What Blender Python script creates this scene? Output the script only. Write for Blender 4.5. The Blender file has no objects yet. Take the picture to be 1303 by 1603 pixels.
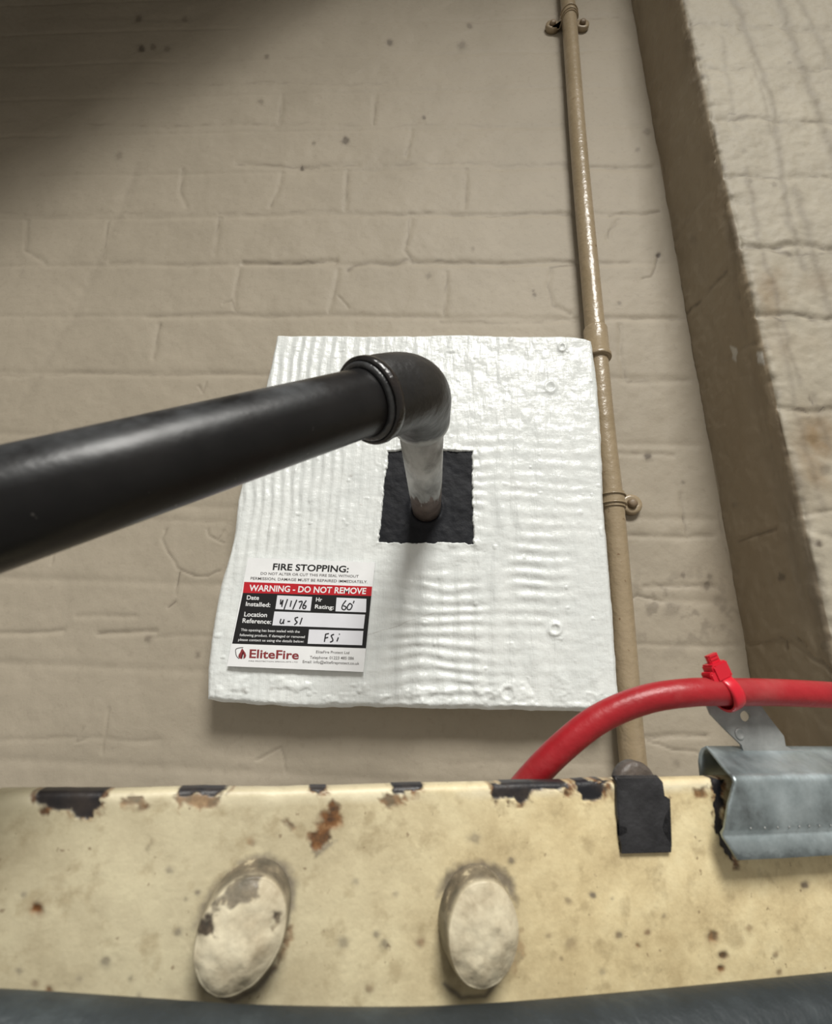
import bpy, bmesh, math
import numpy as np
from mathutils import Vector, Matrix
rng = np.random.RandomState(7)
SC = bpy.context.scene
COL = SC.collection

# ------------------------------------------------------------------ camera
F = 700.0; CX, CY = 651.5, 801.5; D = .41
up = np.array([90, 2200, -F]); up /= np.linalg.norm(up)
yin = np.array([30, -(F*F+90*30)/2200, -F]); yin /= np.linalg.norm(yin)
xr = np.cross(yin, up)
M = np.array([xr, yin, up]); CAM = np.array([0, -D, 0.])
cd = bpy.data.cameras.new('camera'); cam = bpy.data.objects.new('camera', cd); COL.objects.link(cam)
cd.sensor_fit = 'HORIZONTAL'; cd.sensor_width = 36; cd.lens = 36*F/1303
cd.clip_start = .01; cd.clip_end = 50
cam.matrix_world = Matrix([[*M[0], CAM[0]], [*M[1], CAM[1]], [*M[2], CAM[2]], [0, 0, 0, 1]])
cd.dof.use_dof = True; cd.dof.focus_distance = .38; cd.dof.aperture_fstop = 18
SC.camera = cam

# ------------------------------------------------------------------ light
SC.view_settings.view_transform = 'Standard'; SC.view_settings.look = 'None'
SC.view_settings.gamma = 1; SC.view_settings.exposure = .14; SC.view_settings.use_curve_mapping = False
w = bpy.data.worlds.new('world'); SC.world = w; w.use_nodes = True
w.node_tree.nodes['Background'].inputs[0].default_value = (1, .94, .84, 1)
w.node_tree.nodes['Background'].inputs[1].default_value = .34
def area(name, loc, tgt, sx, sy, power, col):
    l = bpy.data.lights.new(name, 'AREA'); l.shape = 'RECTANGLE'; l.size = sx; l.size_y = sy
    l.energy = power; l.color = col
    o = bpy.data.objects.new(name, l); COL.objects.link(o); o.location = loc
    o.rotation_euler = (Vector(tgt)-Vector(loc)).to_track_quat('-Z', 'Y').to_euler(); return o
LIGHT = np.array([.62, -2.05, 2.7])
area('ceiling_light', LIGHT, (0, 0, .2), 1.2, 1.2, 174, (1, .98, .93))

# ------------------------------------------------------------------ projection helpers
def ray(px, py): return M @ np.array([(px-CX)/F, (CY-py)/F, -1.])
def onY(px, py, y):
    d = ray(px, py); return CAM + d*((y-CAM[1])/d[1])
def onX(px, py, x):
    d = ray(px, py); return CAM + d*((x-CAM[0])/d[0])
def onZ(px, py, z):
    d = ray(px, py); return CAM + d*((z-CAM[2])/d[2])
def onP(px, py, P0, n, off=0.):
    d = ray(px, py); return CAM + d*((np.dot(P0+n*off-CAM, n))/np.dot(d, n))
def atZ(px, py, z): return CAM + ray(px, py)*z
def projA(P):
    c = (P-CAM) @ M
    return CX+F*c[..., 0]/-c[..., 2], CY-F*c[..., 1]/-c[..., 2]

# ------------------------------------------------------------------ noise and masks (numpy)
def vnoise(x, y, seed):
    r = np.random.RandomState(seed); T = r.rand(256, 256)
    xi = np.floor(x).astype(int); yi = np.floor(y).astype(int); fx = x-xi; fy = y-yi
    fx = fx*fx*(3-2*fx); fy = fy*fy*(3-2*fy)
    a = T[xi & 255, yi & 255]; b = T[(xi+1) & 255, yi & 255]; c = T[xi & 255, (yi+1) & 255]; d = T[(xi+1) & 255, (yi+1) & 255]
    return (a*(1-fx)+b*fx)*(1-fy)+(c*(1-fx)+d*fx)*fy
def fbm(x, y, seed, oc=4):
    s = 0; a = .5; t = 0
    for k in range(oc):
        s = s+a*vnoise(x*2**k+k*17.3, y*2**k+k*9.1, seed+k); t += a; a *= .5
    return s/t-.5
def line_mask(PX, PY, pts, wd, out=None, amp=1., wig=0, seed=1, brk=0):
    """gaussian ridge along a polyline"""
    if out is None: out = np.zeros_like(PX)
    pts = np.array(pts, float); m = 3*wd+wig*2
    sel = (PX > pts[:, 0].min()-m) & (PX < pts[:, 0].max()+m) & (PY > pts[:, 1].min()-m) & (PY < pts[:, 1].max()+m)
    if not sel.any(): return out
    X = PX[sel]; Y = PY[sel]
    if wig:
        Xw = X+wig*2*fbm(X/22, Y/22, seed, 3); Yw = Y+wig*2*fbm(X/22+50, Y/22, seed+5, 3)
    else: Xw, Yw = X, Y
    d = np.full(X.shape, 1e9)
    for a, b in zip(pts[:-1], pts[1:]):
        ab = b-a; L = ab@ab+1e-9
        t = np.clip(((Xw-a[0])*ab[0]+(Yw-a[1])*ab[1])/L, 0, 1)
        d = np.minimum(d, (Xw-a[0]-t*ab[0])**2+(Yw-a[1]-t*ab[1])**2)
    v = amp*np.exp(-d/(wd*wd))
    if brk: v = v*np.clip(.5+brk*3*fbm(X/14, Y/14, seed+9, 2), 0, 1)
    out[sel] = np.maximum(out[sel], v) if amp > 0 else out[sel]+v
    return out
def poly_mask(PX, PY, pts, out=None, soft=1.5, wig=2., sc=6., seed=1, amp=1.):
    if out is None: out = np.zeros_like(PX)
    pts = np.array(pts, float); m = soft*3+wig*2
    sel = (PX > pts[:, 0].min()-m) & (PX < pts[:, 0].max()+m) & (PY > pts[:, 1].min()-m) & (PY < pts[:, 1].max()+m)
    if not sel.any(): return out
    X = PX[sel]; Y = PY[sel]
    X = X+wig*2*fbm(X/sc, Y/sc, seed, 3); Y = Y+wig*2*fbm(X/sc+50, Y/sc, seed+5, 3)
    ins = np.zeros(X.shape, bool); d = np.full(X.shape, 1e9); n = len(pts)
    for i in range(n):
        a = pts[i]; b = pts[(i+1) % n]
        c = ((a[1] > Y) != (b[1] > Y)) & (X < (b[0]-a[0])*(Y-a[1])/(b[1]-a[1]+1e-9)+a[0]); ins ^= c
        ab = b-a; t = np.clip(((X-a[0])*ab[0]+(Y-a[1])*ab[1])/(ab@ab+1e-9), 0, 1)
        d = np.minimum(d, (X-a[0]-t*ab[0])**2+(Y-a[1]-t*ab[1])**2)
    sd = np.sqrt(d)*np.where(ins, 1, -1)
    out[sel] = np.maximum(out[sel], amp*np.clip(.5+sd/(2*soft), 0, 1)); return out
def spot(PX, PY, x, y, r, out, amp=1., seed=3):
    sel = (abs(PX-x) < r*3) & (abs(PY-y) < r*3)
    X = PX[sel]; Y = PY[sel]
    X = X+r*1.2*fbm(X/r/1.3, Y/r/1.3, seed); Y = Y+r*1.2*fbm(X/r/1.3+9, Y/r/1.3, seed+3)
    out[sel] = np.maximum(out[sel], amp*np.clip(1.6*np.exp(-((X-x)**2+(Y-y)**2)/(r*r)), 0, 1)); return out

# ------------------------------------------------------------------ object helpers
def tag(o, label=None, cat=None, group=None, kind=None):
    if label: o['label'] = label
    if cat: o['category'] = cat
    if group: o['group'] = group
    if kind: o['kind'] = kind
    return o
def empty(name, loc, label, cat, group=None):
    o = bpy.data.objects.new(name, None); COL.objects.link(o); o.location = loc; o.empty_display_size = .02
    return tag(o, label, cat, group)
def link(name, me, m, parent=None, smooth=True):
    o = bpy.data.objects.new(name, me); COL.objects.link(o)
    if m: me.materials.append(m)
    if smooth: me.polygons.foreach_set('use_smooth', [True]*len(me.polygons))
    if parent:
        o.parent = parent; o.matrix_parent_inverse = Matrix.Translation(-Vector(parent.location))
    return o
def obj(name, bm, m, parent=None, smooth=True):
    me = bpy.data.meshes.new(name); bmesh.ops.recalc_face_normals(bm, faces=bm.faces[:]); bm.to_mesh(me); bm.free()
    return link(name, me, m, parent, smooth)
def grid_mesh(name, P, m, parent=None, attrs=None, flip=False, mask=None):
    """P (nu,nv,3) -> mesh"""
    nu, nv = P.shape[:2]; me = bpy.data.meshes.new(name)
    me.vertices.add(nu*nv); me.vertices.foreach_set('co', P.reshape(-1).astype(np.float32))
    idx = np.arange(nu*nv).reshape(nu, nv)
    q = np.stack([idx[:-1, :-1], idx[1:, :-1], idx[1:, 1:], idx[:-1, 1:]], -1)
    q = q.reshape(-1, 4)
    if flip: q = q[:, ::-1]
    n = len(q)
    me.loops.add(n*4); me.loops.foreach_set('vertex_index', q.reshape(-1).astype(np.int32))
    me.polygons.add(n); me.polygons.foreach_set('loop_start', np.arange(0, n*4, 4, dtype=np.int32))
    me.polygons.foreach_set('use_smooth', np.ones(n, bool))
    for k, v in (attrs or {}).items():
        a = me.attributes.new(k, 'FLOAT', 'POINT'); a.data.foreach_set('value', v.reshape(-1).astype(np.float32))
    me.update(calc_edges=True)
    return link(name, me, m, parent, False)
def tube(bm, pts, rad, n=32, caps=True):
    pts = [np.array(p, float) for p in pts]
    if np.isscalar(rad): rad = [rad]*len(pts)
    T = []
    for i in range(len(pts)):
        t = pts[min(i+1, len(pts)-1)]-pts[max(i-1, 0)]
        if np.linalg.norm(t) < 1e-9: t = T[-1] if T else np.array([0, 0, 1.])
        T.append(t/np.linalg.norm(t))
    a = np.array([0, 0, 1.]) if abs(T[0][2]) < .9 else np.array([1., 0, 0])
    rings = []
    for p, t, r in zip(pts, T, rad):
        a = a-t*(a@t); a /= np.linalg.norm(a); b = np.cross(t, a)
        rings.append([bm.verts.new(p+r*(a*math.cos(2*math.pi*k/n)+b*math.sin(2*math.pi*k/n))) for k in range(n)])
    for r0, r1 in zip(rings[:-1], rings[1:]):
        for k in range(n): bm.faces.new((r0[k], r0[(k+1) % n], r1[(k+1) % n], r1[k]))
    if caps: bm.faces.new(rings[0][::-1]); bm.faces.new(rings[-1])
    return bm
def lathe(bm, P, axis, prof, n=40):
    """prof: (distance along axis, radius) pairs; radius along possibly repeated positions"""
    ax = np.array(axis, float); ax /= np.linalg.norm(ax)
    a = np.array([0, 0, 1.]) if abs(ax[2]) < .9 else np.array([1., 0, 0])
    a = a-ax*(a@ax); a /= np.linalg.norm(a); b = np.cross(ax, a); P = np.array(P, float)
    rings = []
    for s, r in prof:
        rings.append([bm.verts.new(P+ax*s+max(r, 1e-5)*(a*math.cos(2*math.pi*k/n)+b*math.sin(2*math.pi*k/n))) for k in range(n)])
    for r0, r1 in zip(rings[:-1], rings[1:]):
        for k in range(n): bm.faces.new((r0[k], r0[(k+1) % n], r1[(k+1) % n], r1[k]))
    bm.faces.new(rings[0][::-1]); bm.faces.new(rings[-1]); return bm
def plate(bm, pts, thick):
    """prism: pts 3-D loop, extruded by vector thick"""
    a = [bm.verts.new(p) for p in pts]; b = [bm.verts.new(np.array(p)+thick) for p in pts]; n = len(pts)
    fs = [bm.faces.new(a), bm.faces.new(b[::-1])]
    for i in range(n): bm.faces.new((a[i], b[i], b[(i+1) % n], a[(i+1) % n]))
    bmesh.ops.triangulate(bm, faces=fs); return bm
def spline(pts, k=12):
    p = [np.array(q, float) for q in pts]; p = [2*p[0]-p[1]]+p+[2*p[-1]-p[-2]]; out = []
    for i in range(1, len(p)-2):
        for j in range(k):
            t = j/k
            out.append(.5*((2*p[i])+(-p[i-1]+p[i+1])*t+(2*p[i-1]-5*p[i]+4*p[i+1]-p[i+2])*t*t+(-p[i-1]+3*p[i]-3*p[i+1]+p[i+2])*t**3))
    out.append(p[-2]); return out

# ------------------------------------------------------------------ materials
class NT:
    def __init__(s, name):
        s.m = bpy.data.materials.new(name); s.m.use_nodes = True; s.t = s.m.node_tree; s.b = s.t.nodes['Principled BSDF']
        s.co = s.t.nodes.new('ShaderNodeTexCoord').outputs['Object']
    def new(s, t, **k):
        n = s.t.nodes.new(t)
        for a, v in k.items(): setattr(n, a, v)
        return n
    def L(s, a, b): s.t.links.new(a, b)
    def noise(s, scale, detail=4, rough=.55, vec=None, stretch=None):
        n = s.new('ShaderNodeTexNoise'); n.inputs['Scale'].default_value = scale; n.inputs['Detail'].default_value = detail
        n.inputs['Roughness'].default_value = rough; v = vec or s.co
        if stretch:
            mp = s.new('ShaderNodeMapping'); mp.inputs['Scale'].default_value = stretch; s.L(v, mp.inputs[0]); v = mp.outputs[0]
        s.L(v, n.inputs['Vector']); return n.outputs['Fac']
    def ramp(s, fac, stops):
        r = s.new('ShaderNodeValToRGB'); e = r.color_ramp.elements
        while len(e) < len(stops): e.new(.5)
        for x, (p, c) in zip(e, stops): x.position = p; x.color = (*c, 1) if len(c) == 3 else c
        s.L(fac, r.inputs[0]); return r.outputs[0]
    def mix(s, fac, a, b):
        n = s.new('ShaderNodeMix', data_type='RGBA')
        for sock, v in ((n.inputs[0], fac), (n.inputs[6], a), (n.inputs[7], b)):
            if isinstance(v, (tuple, list)): sock.default_value = (*v, 1)
            elif isinstance(v, (int, float)): sock.default_value = v
            else: s.L(v, sock)
        return n.outputs[2]
    def math(s, op, a, b=None, clamp=False):
        n = s.new('ShaderNodeMath', operation=op, use_clamp=clamp)
        for sock, v in ((n.inputs[0], a), (n.inputs[1], b)):
            if v is None: continue
            if isinstance(v, (int, float)): sock.default_value = v
            else: s.L(v, sock)
        return n.outputs[0]
    def attr(s, name): return s.new('ShaderNodeAttribute', attribute_name=name).outputs['Fac']
    def sep(s): 
        n = s.new('ShaderNodeSeparateXYZ'); s.L(s.co, n.inputs[0]); return n.outputs
    def bump(s, h, dist, strength=1., prev=None):
        n = s.new('ShaderNodeBump'); n.inputs['Distance'].default_value = dist; n.inputs['Strength'].default_value = strength
        s.L(h, n.inputs['Height'])
        if prev: s.L(prev, n.inputs['Normal'])
        return n.outputs[0]
    def done(s, col=None, rough=None, metal=None, normal=None, spec=None, coat=None):
        for k, v in (('Base Color', col), ('Roughness', rough), ('Metallic', metal), ('Normal', normal), ('Specular IOR Level', spec), ('Coat Weight', coat)):
            if v is None: continue
            if isinstance(v, (tuple, list)): s.b.inputs[k].default_value = (*v, 1)
            elif isinstance(v, (int, float)): s.b.inputs[k].default_value = v
            else: s.L(v, s.b.inputs[k])
        return s.m
def flat(name, c, rough=.5, metal=0., bump=None, var=.12, scale=60, spec=None):
    n = NT(name); f = n.noise(scale, 5)
    col = n.ramp(f, [(.3, tuple(x*(1-var) for x in c)), (.7, tuple(min(1, x*(1+var)) for x in c))])
    nm = n.bump(n.noise(bump[0], 4), bump[1]) if bump else None
    return n.done(col, rough, metal, nm, spec)

def wall_mat(name, c1, c2, streak=False):
    n = NT(name)
    f = n.noise(7, 6, .6)
    col = n.ramp(f, [(.30, c1), (.70, c2)])
    g = n.noise(160, 3, .6)
    col = n.mix(n.math('MULTIPLY', n.ramp(g, [(.55, (0, 0, 0)), (.8, (1, 1, 1))]), .22), col, (.19, .155, .115))
    p = n.noise(48, 2, .5)   # tiny dirty pits
    col = n.mix(n.ramp(p, [(.80, (0, 0, 0)), (.83, (.7, .7, .7))]), col, (.16, .12, .08))
    col = n.mix(n.attr('stain_tone'), col, (.22, .155, .085))
    col = n.mix(n.math('MULTIPLY', n.attr('pale'), .9), col, (.55, .53, .48))
    col = n.mix(n.attr('dirt'), col, (.10, .08, .06))
    h = n.bump(n.noise(55, 5, .5), .0008); h = n.bump(n.noise(420, 3), .00015, 1, h)
    return n.done(col, .62, 0, h, .35)
M_WALL = wall_mat('painted brick', (.335, .292, .225), (.39, .34, .265))
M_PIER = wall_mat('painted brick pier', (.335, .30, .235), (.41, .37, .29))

# ------------------------------------------------------------------ wall_back
def spaced(lo, hi, step, ext_lo, ext_hi):
    a = np.arange(lo, hi+step, step)
    def ext(s, e, sg):
        o = []; x = s; st = step
        while (x-e)*sg < 0: st *= 1.6; x += sg*st; o.append(x)
        return o
    return np.array(ext(lo, ext_lo, -1)[::-1]+list(a)+ext(a[-1], ext_hi, 1))
XC = .2645      # corner of wall and pier
PD = .085       # how far the pier stands out
xs = spaced(-.75, XC-.0012, .0013, -1.3, XC-.0011); xs = xs[xs < XC]; xs = np.append(xs, XC+.0005)
zs = spaced(-.16, .99, .0013, -.6, 1.6)
X, Z = np.meshgrid(xs, zs, indexing='ij')
PX, PY = projA(np.stack([X, X*0, Z], -1))
PXw = PX+6*fbm(X*28, Z*28, 11, 3); PYw = PY+6*fbm(X*28, Z*28, 21, 3)
# rows of joints: (y px, x0, x1, strength)
rows = [(29, 30, 300, .35), (29, 915, 985, .5), (131, 200, 620, .45), (197, 130, 430, .55), (197, 430, 900, .3), (200, 915, 1010, .2), (260, 370, 560, .75), (258, 600, 905, .45), (263, 915, 1033, .6),
        (335, 0, 430, .3), (335, 340, 640, .5), (336, 640, 900, .6), (412, 170, 380, .3), (411, 380, 525, 1.2), (411, 645, 900, .9), (413, 900, 985, .4),
        (494, 230, 700, .4), (504, 690, 905, .45), (499, 940, 1075, .5), (587, 0, 430, .35), (596, 975, 1090, .45), (680, 250, 380, .2), (710, 950, 1054, .45), (771, 0, 140, .2), (815, 240, 350, .3),
        (839, 975, 1118, .55), (990, 0, 97, .7), (991, 155, 245, .8), (965, 120, 215, .4), (997, 240, 345, .3), (918, 1010, 1120, .5), (1010, 980, 1165, .35), (1157, 0, 250, .3), (1154, 1005, 1106, .6), (1195, 700, 960, .15)]
groove = np.zeros_like(X); dirt = np.zeros_like(X); stain_tone = np.zeros_like(X); pale = np.zeros_like(X)
for i, (y, a, b, s) in enumerate(rows):
    pts = [(x, y+2.2*math.sin(x*.031+i*2)) for x in np.linspace(a, b, max(3, int((b-a)/30)))]
    line_mask(PXw, PYw, pts, 4.8, groove, s)
    line_mask(PX, PY+1.5, pts, 1.6, dirt, min(.75, .42*s), 4, i, .9)
verts_ = [[(442, 148), (438, 195)], [(588, 148), (586, 195)], [(645, 203), (638, 245)], [(442, 268), (436, 300), (424, 322)], [(285, 265), (283, 300), (292, 320)], [(730, 265), (728, 325)],
          [(343, 340), (337, 395)], [(642, 340), (640, 370), (634, 392), (646, 408)], [(376, 420), (368, 455), (366, 485)], [(530, 424), (524, 455), (516, 490)], [(700, 425), (696, 490)], [(864, 420), (858, 450), (868, 478), (892, 492)],
          [(250, 508), (240, 560)], [(971, 510), (972, 560), (980, 592)], [(545, 268), (540, 330)], [(1066, 775), (1071, 809), (1078, 842)], [(170, 345), (160, 405)], [(40, 345), (38, 390), (70, 410)], [(968, 345), (956, 360), (952, 372)]]
for i, p in enumerate(verts_):
    line_mask(PXw, PYw, p, 4.5, groove, .55); line_mask(PX, PY, p, 1.5, dirt, .28, 4, 40+i, .8)
cracks = [([(545, 424), (555, 417), (580, 411), (610, 414), (645, 406)], 2.4, .6), ([(259, 829), (255, 843), (265, 867), (279, 891), (303, 901), (325, 902), (343, 893)], 1.3, .75), ([(281, 895), (277, 915), (275, 931)], 1.2, .7),
          ([(275, 943), (265, 951)], 1.2, .7), ([(325, 829), (327, 840), (339, 845), (349, 829)], 1.1, .7), ([(339, 845), (350, 850)], 1., .6), ([(1032, 400), (1027, 414), (1020, 434), (1007, 437)], 1.1, .7),
          ([(1066, 778), (1071, 809), (1076, 830)], 1.2, .6), ([(976, 590), (984, 597), (990, 596)], 1.8, .7), ([(984, 938), (999, 933), (1012, 936), (1037, 941)], 1.2, .7), ([(1023, 914), (1060, 920), (1085, 916), (1115, 915)], 1.7, .55),
          ([(1006, 1157), (1040, 1155), (1106, 1152)], 1.2, .55), ([(1012, 1162), (1033, 1166), (1054, 1174), (1095, 1178)], 1.2, .6), ([(955, 338), (965, 334), (1000, 336), (1035, 330)], 1.4, .5),
          ([(862, 419), (895, 416)], 1.8, .6), ([(310, 605), (318, 615), (323, 600)], 1.2, .5), ([(95, 790), (80, 884)], 1., .15), ([(400, 1190), (440, 1170), (445, 1210)], 1.2, .3), ([(130, 1140), (120, 1160), (140, 1155)], 1.2, .3), ([(160, 1180), (172, 1110)], 1.2, .15),
          ([(640, 372), (634, 392), (648, 410)], 1.5, .5), ([(470, 260), (500, 262)], 1.6, .5), ([(350, 475), (362, 470), (372, 488)], 1.2, .4), ([(530, 462), (545, 482)], 1.2, .4), ([(215, 262), (120, 490), (30, 640)], 5, .10), ([(1125, 800), (1135, 850), (1150, 900), (1160, 935)], 1.4, .35)]
for i, (p, wd, s) in enumerate(cracks):
    line_mask(PX, PY, p, wd, dirt, s, 3, 70+i, .4); line_mask(PX, PY, p, wd*1.8, groove, .5, 3, 70+i)
for x, y, r, a in [(222, 78, 5, .8), (240, 74, 4, .5), (262, 78, 4, .4), (610, 68, 4, .7), (735, 41, 4, .5), (723, 73, 6, .45), (408, 160, 4, .4), (541, 220, 5, .8), (492, 225, 3, .5), (473, 262, 3, .9), (186, 245, 5, .35), (217, 29, 5, .6), (289, 30, 4, .4), (664, 183, 2.5, .7), (418, 89, 3, .5),
                   (1031, 398, 3.5, .95), (1015, 714, 5, .9), (1070, 755, 3, .5), (1069, 900, 4, .6), (1112, 902, 5, .5), (1108, 916, 6, .6), (1132, 952, 6, .4), (1050, 955, 10, .3), (970, 475, 3, .5), (837, 461, 3, .6), (672, 432, 4, .4), (1013, 206, 5, .4), (998, 235, 3, .4), (232, 1000, 5, .5), (835, 455, 2, .5), (310, 1025, 4, .5), (740, 390, 3, .3), (1127, 940, 8, .3), (1060, 1195, 5, .35), (888, 1180, 6, .3)]:
    spot(PX, PY, x, y, r, dirt, a, int(x))
n1 = fbm(X*22, Z*22, 31, 4)
area_r = np.exp(-((PX-1060)/110)**2-((PY-955)/60)**2)
dirt = np.maximum(dirt, area_r*np.clip((fbm(X*90, Z*90, 61, 4)-.05)*4, 0, .45))
stain_tone = np.clip(.25*np.exp(-((PX-1150)/60)**2-((PY-930)/90)**2), 0, 1)
lat = ((Z-.283)/.0762) % 1; lat = np.minimum(lat, 1-lat)*.0762
edge = np.clip((X-(XC-.012))/.012, 0, 1)
Y = -(.0032*n1+.0005*fbm(X*90, Z*90, 41, 3)+.002*fbm(X*6, Z*6, 51, 2)) + .0017*groove+.0007*np.exp(-(lat/.004)**2)
Y = Y*(1-edge)
Xd = X+0.0022*fbm(Z*14, Z*0, 77, 3)*edge
grid_mesh('wall_back', np.stack([Xd, Y, Z], -1), M_WALL, None, dict(dirt=dirt, stain_tone=stain_tone, pale=pale), flip=False)
bpy.data.objects['wall_back']['kind'] = 'structure'

# ------------------------------------------------------------------ wall_right (projecting brick pier)
XE = .267; RR = .006
prof = []   # (x, y, part)
for t in np.arange(0.002, -PD+RR, -.0014): prof.append((XC+(XE-XC)*(-t/PD), t, 0))
for a in np.linspace(0, math.pi/2, 8): prof.append((XE+RR*(1-math.cos(a)), -PD+RR-RR*math.sin(a), .5 if a < .8 else 1))
for x in np.arange(XE+RR+.0013, .52, .0014): prof.append((x, -PD, 1))
for x in np.arange(.53, 1.0, .04): prof.append((x, -PD, 1))
prof = np.array(prof); zz = spaced(-.16, .99, .0014, -.6, 1.6)
PFX, ZZ = np.meshgrid(prof[:, 0], zz, indexing='ij'); PFY = np.repeat(prof[:, 1][:, None], len(zz), 1); part = np.repeat(prof[:, 2][:, None], len(zz), 1)
PX, PY = projA(np.stack([PFX, PFY, ZZ], -1)); s_ = np.cumsum(np.r_[0, np.hypot(np.diff(prof[:, 0]), np.diff(prof[:, 1]))]); S = np.repeat(s_[:, None], len(zz), 1)
front = part > .6; groove = np.zeros_like(PX); dirt = np.zeros_like(PX); stain_tone = np.zeros_like(PX); pale = np.zeros_like(PX)
gf = np.zeros_like(PX); df = np.zeros_like(PX)
for i, (y0, y1, s) in enumerate([(-40, -38, .4), (38, 46, .45), (106, 110, .45), (185, 192, .6), (275, 278, .55), (385, 388, 1.), (492, 499, 1.), (642, 640, .9), (803, 800, .5), (830, 890, .4)]):
    x0 = 1065+.24*y0; pts = [(x, y0+(y1-y0)*(x-x0)/200+2.5*math.sin(x*.06+i)) for x in np.linspace(x0-15, 1340, 14)]
    line_mask(PX, PY, pts, 5, gf, s, 3, 90+i); line_mask(PX, PY+1, pts, 2., df, .8*s, 5, 95+i, .9); line_mask(PX, PY, pts, 8, df, .40*s, 6, 99+i, 1)
for i, (p, wd, s) in enumerate([([(1147, -5), (1199, 131), (1218, 210), (1230, 330), (1260, 420)], 6, .34), ([(1218, -5), (1263, 123), (1303, 232), (1330, 320)], 8, .36), ([(1170, 262), (1190, 380), (1215, 470), (1250, 600)], 5, .3), ([(1130, 60), (1150, 200)], 4, .2),
        ([(1250, -5), (1300, 100)], 6, .25), ([(1245, 300), (1290, 450), (1320, 560)], 7, .32), ([(1100, 90), (1118, 190)], 3, .25), ([(1180, 100), (1205, 205)], 4, .22), ([(1275, 620), (1300, 700)], 6, .3), ([(1215, 500), (1262, 700), (1290, 800)], 6, .25),
        ([(1133, 187), (1145, 178), (1152, 180)], 1.8, .7), ([(1135, 296), (1150, 303)], 1.6, .6), ([(1160, 392), (1200, 390), (1240, 398), (1303, 396)], 2.4, .6), ([(1200, 494), (1225, 502), (1303, 499)], 2.6, .6), ([(1285, 641), (1296, 638), (1303, 648)], 2, .8),
        ([(1255, 600), (1275, 640), (1268, 655)], 1.8, .5)]):
    line_mask(PX, PY, p, wd, df, min(.8, s*(1.0 if wd > 3 else 1.3)), 5, 120+i, 0 if wd > 3 else .5)
for x, y, r, a in [(1282, 852, 5, .9), (1236, 98, 3, .4), (1165, 235, 3, .3), (1212, 288, 4, .4), (1175, 282, 4, .4), (1290, 735, 8, .35)]: spot(PX, PY, x, y, r, df, a, int(x))
edgeF = np.clip(1-(PFX-XE)/.010, 0, 1)
df = np.maximum(df, edgeF*np.clip(.15+2.2*fbm(ZZ*90, PFX*90, 140, 4), 0, .85))
stn = 1.1*np.exp(-((PX-1215)/26)**2-((PY-455)/40)**2)+1.3*np.exp(-((PX-1285)/38)**2-((PY-705)/70)**2)+.35*np.exp(-((PX-1290)/40)**2-((PY-440)/20)**2)+.3*np.exp(-((PX-1240)/60)**2-((PY-540)/30)**2)
stn *= np.clip(.6+2*fbm(PFX*40, ZZ*40, 150, 4), 0, 1)
gr = np.zeros_like(PX); dr = np.zeros_like(PX)
for i, (p, wd, s) in enumerate([([(1058, 513), (1083, 485), (1108, 455), (1134, 425)], 2.5, .55), ([(1117, 200), (1135, 340), (1166, 524), (1195, 640), (1250, 900), (1300, 1090)], 3, .3), ([(1155, 846), (1180, 838), (1215, 829)], 1.8, .6), ([(1140, 560), (1180, 535)], 3, .4), ([(1150, 560), (1175, 620), (1200, 700), (1240, 850)], 4, .22),
        ([(1170, 1008), (1215, 1000), (1240, 1004), (1290, 1040)], 2.2, .6), ([(1220, 998), (1228, 1004), (1232, 1015)], 1.4, .8), ([(1246, 997), (1256, 1005), (1262, 1012)], 1.4, .8), ([(1280, 1030), (1300, 1050)], 2, .8), ([(1057, 374), (1080, 340), (1103, 305)], 2.5, .2), ([(1210, 560), (1215, 700), (1270, 900)], 6, .25), ([(1000, 10), (1030, 200), (1060, 380)], 3, .12)]):
    line_mask(PX, PY, p, wd, dr, s, 3, 170+i, .6); line_mask(PX, PY, p, wd*2, gr, s, 3, 170+i)
for x, y, r, a in [(1224, 903, 5, .7), (1150, 790, 4, .3), (1085, 375, 5, .25), (1290, 1010, 8, .6)]: spot(PX, PY, x, y, r, dr, a, int(x))
dr = np.maximum(dr, np.clip((PFY < -.055)*np.clip((-PFY-.055)/.03, 0, 1)*np.clip(.25+1.6*fbm(PFY*60, ZZ*18, 190, 4), 0, .6), 0, 1))
brownR = .55+.4*fbm(PFY*20, ZZ*5, 195, 3)  # whole return face toned brown, unevenly
poly_mask(PX, PY, [(1143, 540), (1152, 545), (1152, 568), (1144, 560)], pale, 1, 1.5, amp=.9)
poly_mask(PX, PY, [(1186, 550), (1195, 552), (1198, 572), (1188, 568)], pale, 1, 1.5, amp=.9)
dirt = np.where(front, df, dr); groove = np.where(front, gf, gr); stain_tone = np.where(front, np.clip(stn, 0, 1), np.clip(brownR, 0, 1)); pale[part > .6] = 0
hgt = .0036*fbm(S*30, ZZ*30, 200, 4)+.0016*fbm(S*120, ZZ*120, 210, 3)-.0022*groove
rag = .0055*fbm(ZZ*45, ZZ*0+3, 220, 3)+.0012*fbm(ZZ*160, S*60, 225, 2)    # ragged chipped arris
ew = np.exp(-((S-(PD+.002))/.009)**2)
nx = np.where(front, 0, -1.); ny = np.where(front, -1., 0); co = part == .5
nx = np.where(co, -.7, nx); ny = np.where(co, -.7, ny)
off = hgt+rag*ew; off[:2] = 0
sidex = np.where(front, -1., 0.)*rag*ew*1.0
P = np.stack([PFX+nx*off+sidex, PFY+ny*off, ZZ], -1)
tag(grid_mesh('wall_right', P, M_PIER, None, dict(dirt=dirt, stain_tone=stain_tone, pale=pale)), kind='structure')

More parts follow.
